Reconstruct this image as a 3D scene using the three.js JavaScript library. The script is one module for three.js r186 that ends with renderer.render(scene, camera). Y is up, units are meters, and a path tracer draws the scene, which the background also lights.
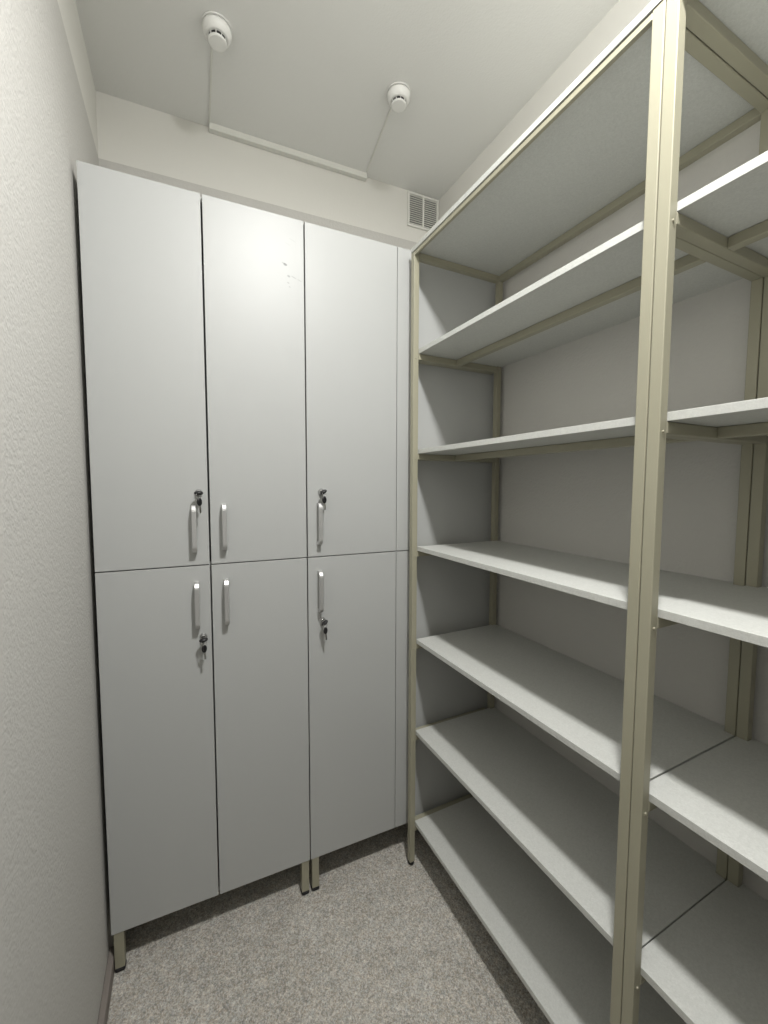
import * as THREE from 'three';
import { RoundedBoxGeometry } from 'three/addons/geometries/RoundedBoxGeometry.js';
import { RectAreaLightUniformsLib } from 'three/addons/lights/RectAreaLightUniformsLib.js';
import { mergeGeometries } from 'three/addons/utils/BufferGeometryUtils.js';

// ------------------------------------------------------------------ camera, exposure
const scene = new THREE.Scene();
scene.background = new THREE.Color(0x000000);
const EYE = 1.512;
const YAW = 0.4252, PITCH = -0.0662, ROLL = 0.0023, FOCAL = 408.3;      // focal length in pixels of a 768 x 1024 frame
const camera = new THREE.PerspectiveCamera(2 * Math.atan(512 / FOCAL) * 180 / Math.PI, 768 / 1024, 0.02, 30);
{
  const fw = new THREE.Vector3(Math.sin(YAW) * Math.cos(PITCH), Math.sin(PITCH), -Math.cos(YAW) * Math.cos(PITCH));
  const rt = new THREE.Vector3(Math.cos(YAW), 0, Math.sin(YAW));
  const up = new THREE.Vector3().crossVectors(rt, fw);
  camera.up.copy(rt.clone().multiplyScalar(-Math.sin(ROLL)).add(up.multiplyScalar(Math.cos(ROLL))));
  camera.position.set(0, EYE, 0);
  camera.lookAt(new THREE.Vector3(0, EYE, 0).add(fw));
}
const renderer = new THREE.WebGLRenderer({ antialias: true });
renderer.toneMapping = THREE.LinearToneMapping;
renderer.toneMappingExposure = 0.96;
renderer.shadowMap.enabled = true;
renderer.shadowMap.type = THREE.PCFSoftShadowMap;
RectAreaLightUniformsLib.init();
const LAMP = { x: 0.385, z: -0.22, candela: 1.3, nits: 780, glow: 12, colour: new THREE.Color(1.0, 0.992, 0.972) };

// ------------------------------------------------------------------ helpers
let seed = 20240611;
const rnd = () => { seed = (seed * 1664525 + 1013904223) >>> 0; return seed / 4294967296; };
const SKEW = 0.0323, WSKEW = 0.03;                     // shelving and side walls run a little off square to the cabinets
const taken = {};
function numbered(n) { const k = taken[n] = (taken[n] ?? -1) + 1; return k ? `${n}_${String(k).padStart(3, '0')}` : n; }
function uvBox(g) {                                    // uv in metres, by the way each face points
  const p = g.attributes.position, n = g.attributes.normal, uv = new Float32Array(p.count * 2);
  for (let i = 0; i < p.count; i++) {
    const ax = Math.abs(n.getX(i)), ay = Math.abs(n.getY(i)), az = Math.abs(n.getZ(i));
    const x = p.getX(i), y = p.getY(i), z = p.getZ(i);
    if (ax >= ay && ax >= az) { uv[2 * i] = z; uv[2 * i + 1] = y; }
    else if (ay >= az) { uv[2 * i] = x; uv[2 * i + 1] = z; }
    else { uv[2 * i] = x; uv[2 * i + 1] = y; }
  }
  g.setAttribute('uv', new THREE.BufferAttribute(uv, 2));
  return g;
}
// box by its limits, edges rounded by r
function bx(x0, x1, y0, y1, z0, z1, r = 0) {
  const w = x1 - x0, h = y1 - y0, d = z1 - z0;
  const g = r ? new RoundedBoxGeometry(w, h, d, 2, Math.min(r, w / 2.01, h / 2.01, d / 2.01)) : new THREE.BoxGeometry(w, h, d);
  g.translate((x0 + x1) / 2, (y0 + y1) / 2, (z0 + z1) / 2);
  return uvBox(g);
}
function part(name, g, m, parent, label) {
  const o = new THREE.Mesh(Array.isArray(g) ? mergeGeometries(g.map(q => q.index ? q.toNonIndexed() : q)) : g, m);
  o.name = name; o.castShadow = true; o.receiveShadow = true;
  if (label) o.userData.label = label;
  parent.add(o); return o;
}
function thing(name, label, category, [x, y, z] = [0, 0, 0], turn = 0, group) {
  const o = new THREE.Group(); o.name = numbered(name); scene.add(o);
  o.position.set(x, y, z); o.rotation.y = turn;
  o.userData = { label, category };
  if (group) o.userData.group = group;
  return o;
}
function struct(name, g, m, label, category, [x, y, z] = [0, 0, 0], turn = 0) {
  const o = part(name, g, m, scene);
  o.position.set(x, y, z); o.rotation.y = turn;
  o.userData = { kind: 'structure', label, category };
  return o;
}
// tileable value noise, n x n, several octaves [cells, weight]
function noiseField(n, octaves) {
  const out = new Float32Array(n * n);
  for (const [c, w] of octaves) {
    const lat = new Float32Array(c * c); for (let i = 0; i < c * c; i++) lat[i] = rnd() * 2 - 1;
    for (let y = 0; y < n; y++) for (let x = 0; x < n; x++) {
      const fx = x / n * c, fy = y / n * c, ix = Math.floor(fx), iy = Math.floor(fy);
      let tx = fx - ix, ty = fy - iy; tx = tx * tx * (3 - 2 * tx); ty = ty * ty * (3 - 2 * ty);
      const a = lat[iy % c * c + ix % c], b = lat[iy % c * c + (ix + 1) % c], d = lat[(iy + 1) % c * c + ix % c], e = lat[(iy + 1) % c * c + (ix + 1) % c];
      out[y * n + x] += w * ((a * (1 - tx) + b * tx) * (1 - ty) + (d * (1 - tx) + e * tx) * ty);
    }
  }
  return out;
}
function texture(n, size, fn, srgb) {                   // fn(i) -> [r, g, b] 0..1; size = metres covered by one repeat
  const d = new Uint8Array(n * n * 4);
  for (let i = 0; i < n * n; i++) { const c = fn(i); for (let k = 0; k < 3; k++) d[4 * i + k] = Math.max(0, Math.min(255, Math.round(c[k] * 255))); d[4 * i + 3] = 255; }
  const t = new THREE.DataTexture(d, n, n); t.wrapS = t.wrapT = THREE.RepeatWrapping; t.magFilter = THREE.LinearFilter;
  t.minFilter = THREE.LinearMipmapLinearFilter; t.generateMipmaps = true;
  t.repeat.set(1 / size, 1 / size); if (srgb) t.colorSpace = THREE.SRGBColorSpace; t.needsUpdate = true; return t;
}

// ------------------------------------------------------------------ materials
const lin = (r, g, b) => new THREE.Color().setRGB(r, g, b);
const plasterField = noiseField(512, [[150, 0.55], [75, 0.45], [300, 0.25]]);
const plasterBump = texture(512, 0.6, i => { const v = 0.5 + 0.4 * plasterField[i]; return [v, v, v]; });
const ceilField = noiseField(512, [[170, 0.5], [80, 0.3]]);
const ceilBump = texture(512, 0.6, i => { const v = 0.5 + 0.4 * ceilField[i]; return [v, v, v]; });
const carpetFine = noiseField(1024, [[512, 0.55], [256, 0.5], [128, 0.25], [40, 0.12], [9, 0.10]]);
const carpetTint = noiseField(1024, [[300, 0.7], [60, 0.3]]);
const carpetMap = texture(1024, 0.9, i => { const v = 0.675 + 0.19 * carpetFine[i], t = 0.022 * carpetTint[i]; return [v + t + 0.016, v, v - t - 0.032]; }, true);
const carpetBump = texture(1024, 0.9, i => { const v = 0.5 + 0.4 * carpetFine[i]; return [v, v, v]; });
const lamField = noiseField(512, [[256, 0.6], [90, 0.4]]);
const lamMap = (r, g, b, a) => texture(512, 0.35, i => { const v = a * lamField[i]; return [r + v, g + v, b + v]; }, true);

const M = {
  wall: new THREE.MeshStandardMaterial({ color: lin(0.57, 0.56, 0.53), roughness: 0.85, bumpMap: plasterBump, bumpScale: 0.0010 }),
  soffit: new THREE.MeshStandardMaterial({ color: lin(0.74, 0.73, 0.685), roughness: 0.85, bumpMap: ceilBump, bumpScale: 0.0004 }),
  ceiling: new THREE.MeshStandardMaterial({ color: lin(0.80, 0.80, 0.775), roughness: 0.9, bumpMap: ceilBump, bumpScale: 0.0006 }),
  carpet: new THREE.MeshStandardMaterial({ map: carpetMap, roughness: 1, bumpMap: carpetBump, bumpScale: 0.003 }),
  skirting: new THREE.MeshStandardMaterial({ color: lin(0.22, 0.195, 0.175), roughness: 0.6 }),
  door: new THREE.MeshPhysicalMaterial({ color: lin(0.43, 0.438, 0.430), roughness: 0.45 }),
  carcass: new THREE.MeshStandardMaterial({ color: lin(0.60, 0.61, 0.59), roughness: 0.5 }),
  board: new THREE.MeshPhysicalMaterial({ map: lamMap(0.755, 0.76, 0.742, 0.035), roughness: 0.45 }),
  steel: new THREE.MeshPhysicalMaterial({ color: lin(0.33, 0.315, 0.235), roughness: 0.42 }),
  rubber: new THREE.MeshStandardMaterial({ color: lin(0.012, 0.012, 0.013), roughness: 0.6 }),
  alu: new THREE.MeshPhysicalMaterial({ color: lin(0.60, 0.60, 0.595), roughness: 0.40, metalness: 0.75 }),
  chrome: new THREE.MeshPhysicalMaterial({ color: lin(0.62, 0.62, 0.61), roughness: 0.16, metalness: 1 }),
  blackPlastic: new THREE.MeshPhysicalMaterial({ color: lin(0.012, 0.012, 0.013), roughness: 0.35 }),
  plastic: new THREE.MeshPhysicalMaterial({ color: lin(0.86, 0.86, 0.83), roughness: 0.4 }),
  trunking: new THREE.MeshPhysicalMaterial({ color: lin(0.74, 0.74, 0.69), roughness: 0.45 }),
  zinc: new THREE.MeshStandardMaterial({ color: lin(0.34, 0.34, 0.335), roughness: 0.55, metalness: 0.6 }),
  lampBody: new THREE.MeshPhysicalMaterial({ color: lin(0.75, 0.75, 0.74), roughness: 0.4 }),
  lampGlow: new THREE.MeshStandardMaterial({ color: lin(0.85, 0.85, 0.82), roughness: 0.5, emissive: LAMP.colour, emissiveIntensity: LAMP.glow }),
  doorPaint: new THREE.MeshStandardMaterial({ color: lin(0.60, 0.58, 0.54), roughness: 0.5 }),
};

// ------------------------------------------------------------------ the room
const CEIL = EYE + 1.440, BAND = EYE + 1.205, XL = -0.2510, XR = 1.204, ZB = -1.82, ZF = 0.95;
const TILT = -0.020, ZW = -1.884;                       // the end wall, not quite parallel to the cabinets; z = ZW at x = 0
struct('floor', bx(-0.6, 1.5, -0.12, 0, -2.05, 1.1), M.carpet, 'speckled grey brown carpet floor of the store room', 'floor');
struct('ceiling', bx(-0.6, 1.5, CEIL, CEIL + 0.12, -2.05, 1.1), M.ceiling, 'plain off-white painted ceiling above the cabinets', 'ceiling');
struct('wall_left', bx(-0.12, 0, 0, BAND, -2.0, 1.0), M.wall, 'rough textured off-white wallpaper on the left wall', 'wall', [XL, 0, 0], WSKEW);
struct('wall_right', bx(0, 0.12, 0, BAND, -2.0, 1.0), M.wall, 'warm off-white wallpapered wall behind the open shelves', 'wall', [XR, 0, 0], SKEW);
struct('wall_back', bx(-0.55, 1.4, 0, BAND, -0.12, 0), M.wall, 'off-white wallpapered wall behind the tall cabinets', 'wall', [0, 0, ZW], TILT);
struct('wall_front', [bx(-0.5, 0.0, 0, CEIL, ZF, ZF + 0.12), bx(0.8, 1.4, 0, CEIL, ZF, ZF + 0.12), bx(0.0, 0.8, 2.04, CEIL, ZF, ZF + 0.12)], M.wall, 'off-white wall behind the viewer with a doorway opened to let bounce light out', 'wall');  // unseen doorway left open so bounce light escapes the room
struct('trim_1', bx(-0.121, -0.0008, BAND, CEIL, -2.0, 1.0), M.soffit, 'smooth cream painted band along the top of the left wall', 'wall band', [XL, 0, 0], WSKEW);
const VENT = { x: 1.052, hw: 0.0870, y0: EYE + 1.272, h: 0.162, m: 0.0110 };      // grille: outer half width, foot, height, frame width
const VO = [VENT.x - VENT.hw + VENT.m, VENT.x + VENT.hw - VENT.m, VENT.y0 + VENT.m, VENT.y0 + VENT.h - VENT.m];   // the opening through the wall behind it
struct('trim_2', [bx(-0.55, VO[0], BAND, CEIL, -0.121, -0.0008), bx(VO[1], 1.4, BAND, CEIL, -0.121, -0.0008), bx(VO[0], VO[1], BAND, VO[2], -0.121, -0.0008), bx(VO[0], VO[1], VO[3], CEIL, -0.121, -0.0008)], M.soffit, 'smooth cream painted band above the cabinets carrying the vent', 'wall band', [0, 0, ZW], TILT);
struct('trim_3', bx(0.0008, 0.121, BAND, CEIL, -2.0, 1.0), M.soffit, 'smooth cream painted band above the open shelving', 'wall band', [XR, 0, 0], SKEW);
struct('baseboard_left', bx(0, 0.017, 0, 0.05, -1.45, 0.94, 0.003), M.skirting, 'low brown skirting strip along the left wall', 'baseboard', [XL, 0, 0], WSKEW);
{ // unseen open doorway and dark corridor, added to drain bounce light: jamb lining, and a door leaf swung out into the unlit corridor
  const d = new THREE.Group(); d.name = 'door_1'; scene.add(d); d.position.set(0.0, 0, ZF + 0.12);
  d.userData = { kind: 'structure', label: 'unseen painted door swung open behind the viewer to let light out', category: 'door' };
  part('door_leaf', bx(-0.04, 0.0, 0.005, 2.03, 0.0, 0.79, 0.002), M.doorPaint, d);
  part('door_handle', [bx(0.0, 0.05, 1.0, 1.02, 0.70, 0.72, 0.004), bx(0.045, 0.06, 1.0, 1.02, 0.60, 0.72, 0.005)], M.alu, d);
  struct('wall_corridor_added', [bx(-1.6, -1.5, 0, CEIL, 1.07, 2.6), bx(2.4, 2.5, 0, CEIL, 1.07, 2.6), bx(-1.6, 2.5, 0, CEIL, 2.5, 2.6), bx(-1.6, -0.5, 0, CEIL, 0.97, 1.07), bx(1.4, 2.5, 0, CEIL, 0.97, 1.07), bx(-1.6, 2.5, CEIL, CEIL + 0.1, 1.1, 2.6), bx(-1.6, 2.5, -0.1, 0, 1.1, 2.6)], M.wall, 'grey walls of the unseen corridor added behind the viewer to drain bounce light', 'wall');
}

// ------------------------------------------------------------------ tall cabinets
const YB = EYE - 1.3787, YT = EYE + 0.8723, YG = EYE - 0.2545, ZD = -1.4, TD = 0.016;
function handleGeometry() {                              // bow handle with bevelled ends, profile in (y, z), 12 mm wide
  const s = new THREE.Shape();
  const out = [[0.0725, 0], [0.0722, 0.013], [0.0695, 0.0185], [0.060, 0.0245], [0.054, 0.0255], [-0.054, 0.0255], [-0.060, 0.0245], [-0.0695, 0.0185], [-0.0722, 0.013], [-0.0725, 0]];
  const inn = [[-0.0640, 0], [-0.0635, 0.011], [-0.060, 0.0150], [-0.052, 0.0185], [0.052, 0.0185], [0.060, 0.0150], [0.0635, 0.011], [0.0640, 0]];
  s.moveTo(...out[0]); for (const p of out.slice(1).concat(inn)) s.lineTo(...p); s.closePath();
  const g = new THREE.ExtrudeGeometry(s, { depth: 0.0112, bevelEnabled: true, bevelThickness: 0.0012, bevelSize: 0.0012, bevelSegments: 2 });
  g.translate(0, 0, -0.0056);
  // shape x -> world y, shape y -> world z, extrusion -> world x
  g.applyMatrix4(new THREE.Matrix4().makeBasis(new THREE.Vector3(0, 1, 0), new THREE.Vector3(0, 0, 1.22), new THREE.Vector3(1, 0, 0)));
  g.computeVertexNormals();
  return g;
}
const HG = handleGeometry();
function lockGeometry() {
  const g = new THREE.LatheGeometry([[0, 0], [0.0115, 0], [0.0118, 0.002], [0.0105, 0.0045], [0.0088, 0.0055], [0.0082, 0.012], [0.0072, 0.0135], [0, 0.0135]].map(p => new THREE.Vector2(...p)), 28);
  return g.rotateX(Math.PI / 2);
}
const LG = lockGeometry();
const scuffed = (() => {                                 // faint grey scuff marks on one door
  const W = 256, H = 1024, c = document.createElement('canvas'); c.width = W; c.height = H;
  const x = c.getContext('2d'); x.fillStyle = '#ffffff'; x.fillRect(0, 0, W, H);
  const mark = (u, v, ru, rv, a) => { x.fillStyle = `rgba(90,92,92,${a})`; x.beginPath(); x.ellipse(u * W, v * H, ru * W, rv * H, 0.4, 0, 7); x.fill(); };
  mark(0.80, 0.135, 0.020, 0.0035, 0.42); mark(0.79, 0.133, 0.03, 0.002, 0.2);
  mark(0.835, 0.166, 0.016, 0.0028, 0.26); mark(0.89, 0.1665, 0.03, 0.0016, 0.18); mark(0.95, 0.172, 0.025, 0.0014, 0.14);
  mark(0.83, 0.185, 0.012, 0.0018, 0.2); mark(0.845, 0.196, 0.01, 0.0016, 0.17); mark(0.88, 0.062, 0.04, 0.0014, 0.06); mark(0.83, 0.076, 0.03, 0.0014, 0.05);
  const t = new THREE.CanvasTexture(c); t.colorSpace = THREE.SRGBColorSpace; return t;
})();
M.doorScuffed = M.door.clone(); M.doorScuffed.map = scuffed;

// doors: [x0, x1, upper?, handle [x, y] or null, lock [x, y] or null, material]; y from eye level
function cabinet(label, x0, x1, doors) {
  const t = thing('storage_cabinet', label, 'cabinet', [(x0 + x1) / 2, 0, (ZD + ZB) / 2], 0, 'tall white cabinets along the end wall');
  const ox = (x0 + x1) / 2, oz = (ZD + ZB) / 2, zb = ZB + 0.015 - oz, zf = ZD - TD - 0.001 - oz, a = x0 - ox + 0.001, b = x1 - ox - 0.001, th = 0.016;
  part('side_panel', bx(a, a + th, YB, YT, zb, zf, 0.0008), M.carcass, t);
  part('side_panel', bx(b - th, b, YB, YT, zb, zf, 0.0008), M.carcass, t);
  part('top_panel', bx(a + th, b - th, YT - th, YT, zb, zf), M.carcass, t);
  part('bottom_panel', bx(a + th, b - th, YB, YB + th, zb, zf), M.carcass, t);
  part('middle_panel', bx(a + th, b - th, YG - th / 2, YG + th / 2, zb + 0.01, zf), M.carcass, t);
  part('back_panel', bx(a + th, b - th, YB + th, YT - th, zb, zb + 0.005), M.carcass, t);
  for (const [d0, d1, upper, hx, lx, mat] of doors) {
    const y0 = upper ? YG + 0.0018 : YB, y1 = upper ? YT : YG - 0.0018;
    const g = bx(d0 - ox, d1 - ox, y0, y1, ZD - TD - oz, ZD - oz, 0.001);
    if (mat) {
      const p = g.attributes.position, uv = g.attributes.uv;
      for (let i = 0; i < p.count; i++) uv.setXY(i, (p.getX(i) + ox - d0) / (d1 - d0), (p.getY(i) - y0) / (y1 - y0));
    }
    const d = part('door', g, mat || M.door, t);
    if (hx) { const h = part('handle', HG, M.alu, d, 'silver bow handle'); h.position.set(hx[0] - ox, EYE + hx[1], ZD - oz); }
    if (lx) { const l = part('lock', LG, M.chrome, d, 'round chrome cam lock'); l.position.set(lx[0] - ox, EYE + lx[1], ZD - oz); }
  }
  for (const lx of [x0 + 0.005, x1 - 0.031]) for (const lz of [ZD - 0.030, ZB + 0.03]) {
    const c = 0.0135;
    const l = part('leg', bx(lx - ox, lx - ox + 2 * c, 0.014, YB, lz - oz, lz - oz + 2 * c, 0.002), M.steel, t, 'square beige metal leg');
    part('foot_cap', bx(lx - ox - 0.001, lx - ox + 2 * c + 0.001, 0, 0.0145, lz - oz - 0.001, lz - oz + 2 * c + 0.001, 0.006), M.rubber, l, 'black plastic foot cap');
  }
  return t;
}
const X0 = -0.2789, X1 = 0.0280, X2 = 0.3405, X3 = 0.6858, X4 = 1.145;
cabinet('tall white cabinet with four doors standing beside the left wall', X0, X2 - 0.001, [
  [X0, X1 - 0.0026, true, [-0.0160, -0.1370], [-0.0012, -0.0260], null], [X1 + 0.0026, X2 - 0.0026, true, [0.0708, -0.1350], null, M.doorScuffed],
  [X0, X1 - 0.0022, false, [-0.0138, -0.3790], [0.0013, -0.4850], null], [X1 + 0.0022, X2 - 0.0024, false, [0.0724, -0.3770], null, null]]);
cabinet('tall white cabinet half hidden behind the end of the open shelving', X2 + 0.001, X4, [
  [X2 + 0.0018, X3 - 0.0012, true, [0.3816, -0.1360], [0.3905, -0.0249], null], [X3 + 0.0012, X4, true, null, null, null],
  [X2 + 0.0014, X3 - 0.0012, false, [0.3820, -0.3770], [0.3915, -0.4847], null], [X3 + 0.0012, X4, false, null, null, null]]);

// keys: one turned in the lock, one hanging from its ring
function ellipsoid(rx, ry, rz, x, y, z) { return new THREE.SphereGeometry(1, 20, 14).scale(rx, ry, rz).translate(x, y, z); }
function keys(label, x, y, twist, swing) {
  const t = thing('key_pair', label, 'keys', [x, y, ZD + 0.0136], 0, 'keys in the cabinet locks');
  const a = new THREE.Group(); a.rotation.z = twist;
  part('key_shank', bx(-0.0035, 0.0035, -0.0011, 0.0011, 0, 0.010, 0.0008), M.chrome, t).rotation.z = twist;
  part('key_head', [ellipsoid(0.0130, 0.0070, 0.0105, 0, 0, 0.0185), bx(-0.006, 0.006, -0.003, 0.003, 0.007, 0.014, 0.002)].map(g => { g.deleteAttribute('uv'); return g; }), M.blackPlastic, t, 'black plastic key head').rotation.z = twist;
  part('key_ring', new THREE.TorusGeometry(0.0085, 0.0009, 8, 28).rotateY(0.5).translate(0.0005, -0.0075, 0.0235), M.chrome, t);
  const h = part('hanging_key_head', ellipsoid(0.0085, 0.0125, 0.0036, 0, -0.0125, 0), M.blackPlastic, t, 'black plastic key head');
  h.position.set(0.001, -0.0145, 0.0225); h.rotation.set(0, swing, 0.06);
  part('hanging_key_blade', [bx(-0.0028, 0.0028, -0.047, -0.024, -0.0009, 0.0009, 0.0006), bx(0.0018, 0.0038, -0.043, -0.030, -0.0007, 0.0007, 0.0005)], M.chrome, h, 'steel key blade');
  return t;
}
keys('black headed keys in the upper lock beside the scuffed door', -0.0012, EYE - 0.0260, 0, 0.45);
keys('black headed keys in the lower lock near the left pair of handles', 0.0013, EYE - 0.4850, 0.15, 0.4);
keys('black headed keys in the upper lock of the half hidden cabinet', 0.3905, EYE - 0.0249, 0.5, 0.2);
keys('black headed keys in the lower lock of the half hidden cabinet', 0.3915, EYE - 0.4847, 0.6, 0.3);

// ------------------------------------------------------------------ open shelving
const DIR = [Math.sin(SKEW), Math.cos(SKEW)], LEN = 0.8725, DEP = 0.4160, W = 0.022, TB = 0.016, FRAME_TOP = EYE + 0.838;
function boardShape(len, x0, x1, over) {                   // plan of a board with the back corners cut out around the posts
  const s = new THREE.Shape(), e = 0.0012, n = W + 0.001, f = over ? -over : e;
  s.moveTo(x0, -f); s.lineTo(x0, -(len - e)); s.lineTo(x1 - n, -(len - e));
  s.lineTo(x1 - n, -(len - n)); s.lineTo(x1, -(len - n)); s.lineTo(x1, -n); s.lineTo(x1 - n, -n); s.lineTo(x1 - n, -f); s.closePath();
  const g = new THREE.ExtrudeGeometry(s, { depth: TB - 0.001, bevelEnabled: true, bevelThickness: 0.0005, bevelSize: 0.0005, bevelOffset: -0.0005, bevelSegments: 1 });
  g.translate(0, 0, 0.0005).rotateX(-Math.PI / 2);         // shape (x, -z), thickness upwards
  return uvBox(g);
}
function shelving(label, start, tops, over) {
  const BG = boardShape(LEN, W + 0.001, DEP, over);
  const t = thing('shelving_unit', label, 'shelving', [0.7525 + DIR[0] * start, 0, -0.4924 + DIR[1] * start], SKEW, 'open metal shelving units along the right wall');
  const far = DEP - W, end = LEN - W;
  for (const [px, pz] of [[0, 0], [0, end], [far, 0], [far, end]]) {
    const p = part('post', bx(px, px + W, 0.016, FRAME_TOP, pz, pz + W, 0.002), M.steel, t, 'square beige steel post');
    part('foot_cap', [new THREE.CylinderGeometry(0.0125, 0.0115, 0.008, 20).translate(px + W / 2, 0.0125, pz + W / 2), new THREE.SphereGeometry(0.0125, 20, 12).scale(1, 0.68, 1).translate(px + W / 2, 0.0085, pz + W / 2)], M.rubber, p, 'black plastic foot cap');
  }
  const yt = FRAME_TOP - W;
  part('front_rail', bx(0.001, 0.011, FRAME_TOP - 0.0145, FRAME_TOP - 0.001, W, end, 0.0015), M.steel, t);
  part('back_rail', bx(far, DEP, yt, FRAME_TOP, W, end, 0.002), M.steel, t);
  for (const z of [0, end]) part('side_rail', bx(W, far, yt, FRAME_TOP, z, z + W, 0.002), M.steel, t);
  part('top_board', bx(-0.002, DEP, FRAME_TOP + 0.0005, FRAME_TOP + TB, 0.0006, LEN - 0.0006, 0.001), M.board, t, 'light grey laminate board');
  for (const y of tops) {
    const b = part('shelf_board', BG, M.board, t, 'light grey laminate shelf board'); b.position.y = y - TB;
    const yr = y - TB - 0.0005;
    for (const z of [0, end]) part('side_rail', bx(W, far, yr - W, yr, z === 0 && over ? -0.021 : z, z + W, 0.002), M.steel, t);  // first unit's end rail widened towards the cabinet to block light leaking past
    part('support_rail', bx(0.19, 0.19 + W, yr - W, yr, W, end, 0.002), M.steel, t);
    for (const z of [W, end]) {
      const s = z === W ? 1 : -1;
      part('bolt', new THREE.CylinderGeometry(0.0026, 0.003, 0.0026, 12).rotateX(Math.PI / 2).translate(W / 2, yr - W / 2 - 0.008, z + s * 0.0010), M.steel, t);
    }
  }
  return t;
}
const TOPS_A = [0.4974, 0.1328, -0.2325, -0.5922, -0.9578, -1.3313].map(v => EYE + v);
const TOPS_B = [0.4959, 0.1327, -0.2298, -0.5921, -0.9547, -1.3313].map(v => EYE + v);
shelving('empty beige metal shelving unit standing against the white cabinets', -0.0006 - LEN, TOPS_A, -0.016);
shelving('empty beige metal shelving unit at the right edge nearest the viewer', 0.0010, TOPS_B, 0);

// ------------------------------------------------------------------ ceiling fittings
function detector(label, x, z, s) {
  const t = thing('smoke_detector', label, 'smoke detector', [x, CEIL, z], 0, 'smoke detectors on the ceiling');
  const lathe = (pts, n = 40) => new THREE.LatheGeometry(pts.map(p => new THREE.Vector2(p[0] * s, p[1] * s)), n);
  part('base', lathe([[0, 0], [0.0460, 0], [0.0465, -0.002], [0.0458, -0.0065], [0, -0.0065]]), M.plastic, t);
  part('body', lathe([[0, -0.0065], [0.0448, -0.0065], [0.0446, -0.014], [0.0435, -0.022], [0.0400, -0.0290], [0.0350, -0.0340], [0.0315, -0.0348], [0, -0.0348]]), M.plastic, t);
  part('cap', lathe([[0, -0.0435], [0.0285, -0.0435], [0.0290, -0.0450], [0.0275, -0.0485], [0.0240, -0.0497], [0, -0.0502]]), M.plastic, t);
  part('slot_core', lathe([[0, -0.0350], [0.0268, -0.0350], [0.0268, -0.0440], [0, -0.0440]]), M.blackPlastic, t, 'black core inside the air slots');  // plain near-black core that shows between the ribs
  for (let k = 0; k < 10; k++) part('rib', bx(-0.0012 * s, 0.0012 * s, -0.0440 * s, -0.0345 * s, 0.0262 * s, 0.0286 * s, 0.0004).rotateY(k * Math.PI / 5 + 0.44), M.plastic, t);
}
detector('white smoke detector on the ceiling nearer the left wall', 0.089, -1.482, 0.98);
detector('white smoke detector on the ceiling nearer the vent', 0.707, -1.438, 0.95);
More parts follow.
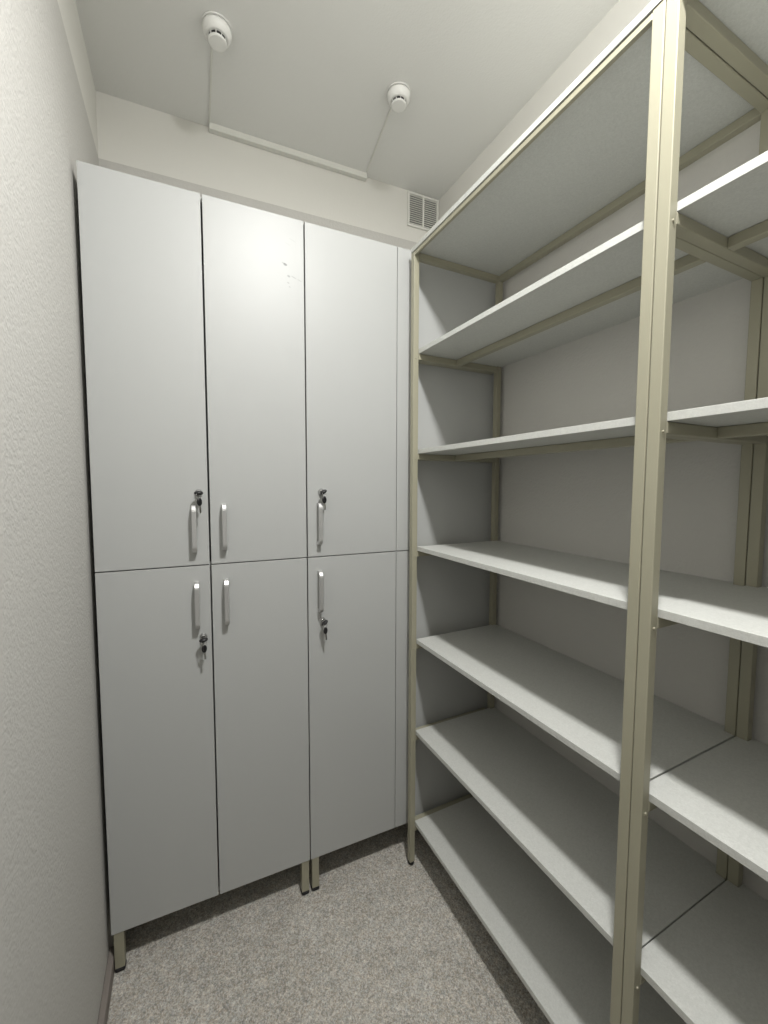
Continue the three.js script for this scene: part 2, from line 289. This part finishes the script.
{
  const at = x => ZW - Math.tan(TILT) * x;                // the end wall's face at x
  const t = thing('cable_trunking', 'white square trunking running under the ceiling along the end wall', 'trunking', [0.41, CEIL, at(0.41) + 0.0125], TILT);
  part('channel', bx(-0.336, 0.336, -0.0235, -0.0005, -0.0122, 0.0095, 0.0015), M.trunking, t);
  part('lid', bx(-0.336, 0.336, -0.0245, 0.0, 0.0092, 0.0122, 0.001), M.trunking, t);
  const cable = (label, g, x, z, turn) => {
    const c = part(numbered('ceiling_cable'), g, M.trunking, scene); c.position.set(x, CEIL, z); c.rotation.y = turn; c.userData = { label, category: 'cable' };
  };
  cable('thin white cable from the left smoke detector to the trunking', bx(-0.0034, 0.0034, -0.006, 0, -0.168, 0.175, 0.0015), 0.0755, -1.688, 0);
  cable('thin white cable from the right smoke detector to the trunking', bx(-0.0034, 0.0034, -0.006, 0, -0.172, 0.182, 0.0015), 0.722, -1.664, -0.10);
  const v = thing('air_vent', 'small square white ventilation grille on the end wall above the cabinets', 'vent', [VENT.x, 0, at(VENT.x)], TILT);
  const { y0, h, hw, m } = VENT, a = hw - m, yb = y0 + m, yt = y0 + h - m, e = 0.002;
  part('frame', [bx(-hw, hw, y0 + h - m, y0 + h, 0, 0.008, 0.002), bx(-hw, hw, y0, y0 + m, 0, 0.008, 0.002), bx(-hw, -hw + m, y0 + m, y0 + h - m, 0, 0.008, 0.002), bx(hw - m, hw, y0 + m, y0 + h - m, 0, 0.008, 0.002)], M.trunking, v);
  part('duct', [bx(-a + 0.0005, -a + e, yb + 0.0005, yt - 0.0005, -0.40, 0.0004), bx(a - e, a - 0.0005, yb + 0.0005, yt - 0.0005, -0.40, 0.0004), bx(-a + e, a - e, yb + 0.0005, yb + e, -0.40, 0.0004), bx(-a + e, a - e, yt - e, yt - 0.0005, -0.40, 0.0004), bx(-a, a, yb, yt, -0.402, -0.40)], M.zinc, v, 'galvanised air duct');
  part('mullion', bx(-0.0045, 0.0045, y0 + m, y0 + h - m, 0.001, 0.008, 0.001), M.trunking, v);
  const n = 14, pitch = (h - 2 * m) / n;
  for (let k = 0; k < n; k++) for (const [a, b] of [[-hw + m, -0.0045], [0.0045, hw - m]]) {
    const g = bx(a, b, -0.0020, 0.0020, -0.0008, 0.0008).rotateX(0.75).translate(0, y0 + m + pitch * (k + 0.5), 0.0046);
    part('slat', g, M.trunking, v);
  }
}
{
  const t = thing('ceiling_lamp', 'round opal ceiling lamp above the aisle', 'lamp', [LAMP.x, CEIL, LAMP.z]);
  part('housing', new THREE.LatheGeometry([[0.0001, 0], [0.086, 0], [0.088, -0.004], [0.088, -0.012], [0.084, -0.016], [0.0001, -0.016]].map(p => new THREE.Vector2(...p)), 48), M.lampBody, t);
  part('diffuser', new THREE.LatheGeometry([[0.080, -0.016], [0.080, -0.036], [0.074, -0.054], [0.058, -0.069], [0.032, -0.078], [0.0001, -0.080]].map(p => new THREE.Vector2(...p)), 48), M.lampGlow, t, 'glowing opal diffuser');
  const p = new THREE.PointLight(LAMP.colour, LAMP.candela, 0, 2);
  p.position.set(0, -0.048, 0); p.castShadow = true; p.shadow.radius = 3.2; p.shadow.mapSize.set(2048, 2048); p.shadow.camera.near = 0.02; p.shadow.bias = -0.0005;
  t.add(p);
  const l = new THREE.RectAreaLight(LAMP.colour, LAMP.nits, 0.12, 0.12);
  l.position.set(0, -0.082, 0); l.rotation.x = -Math.PI / 2;
  t.add(l);
}
renderer.render(scene, camera);
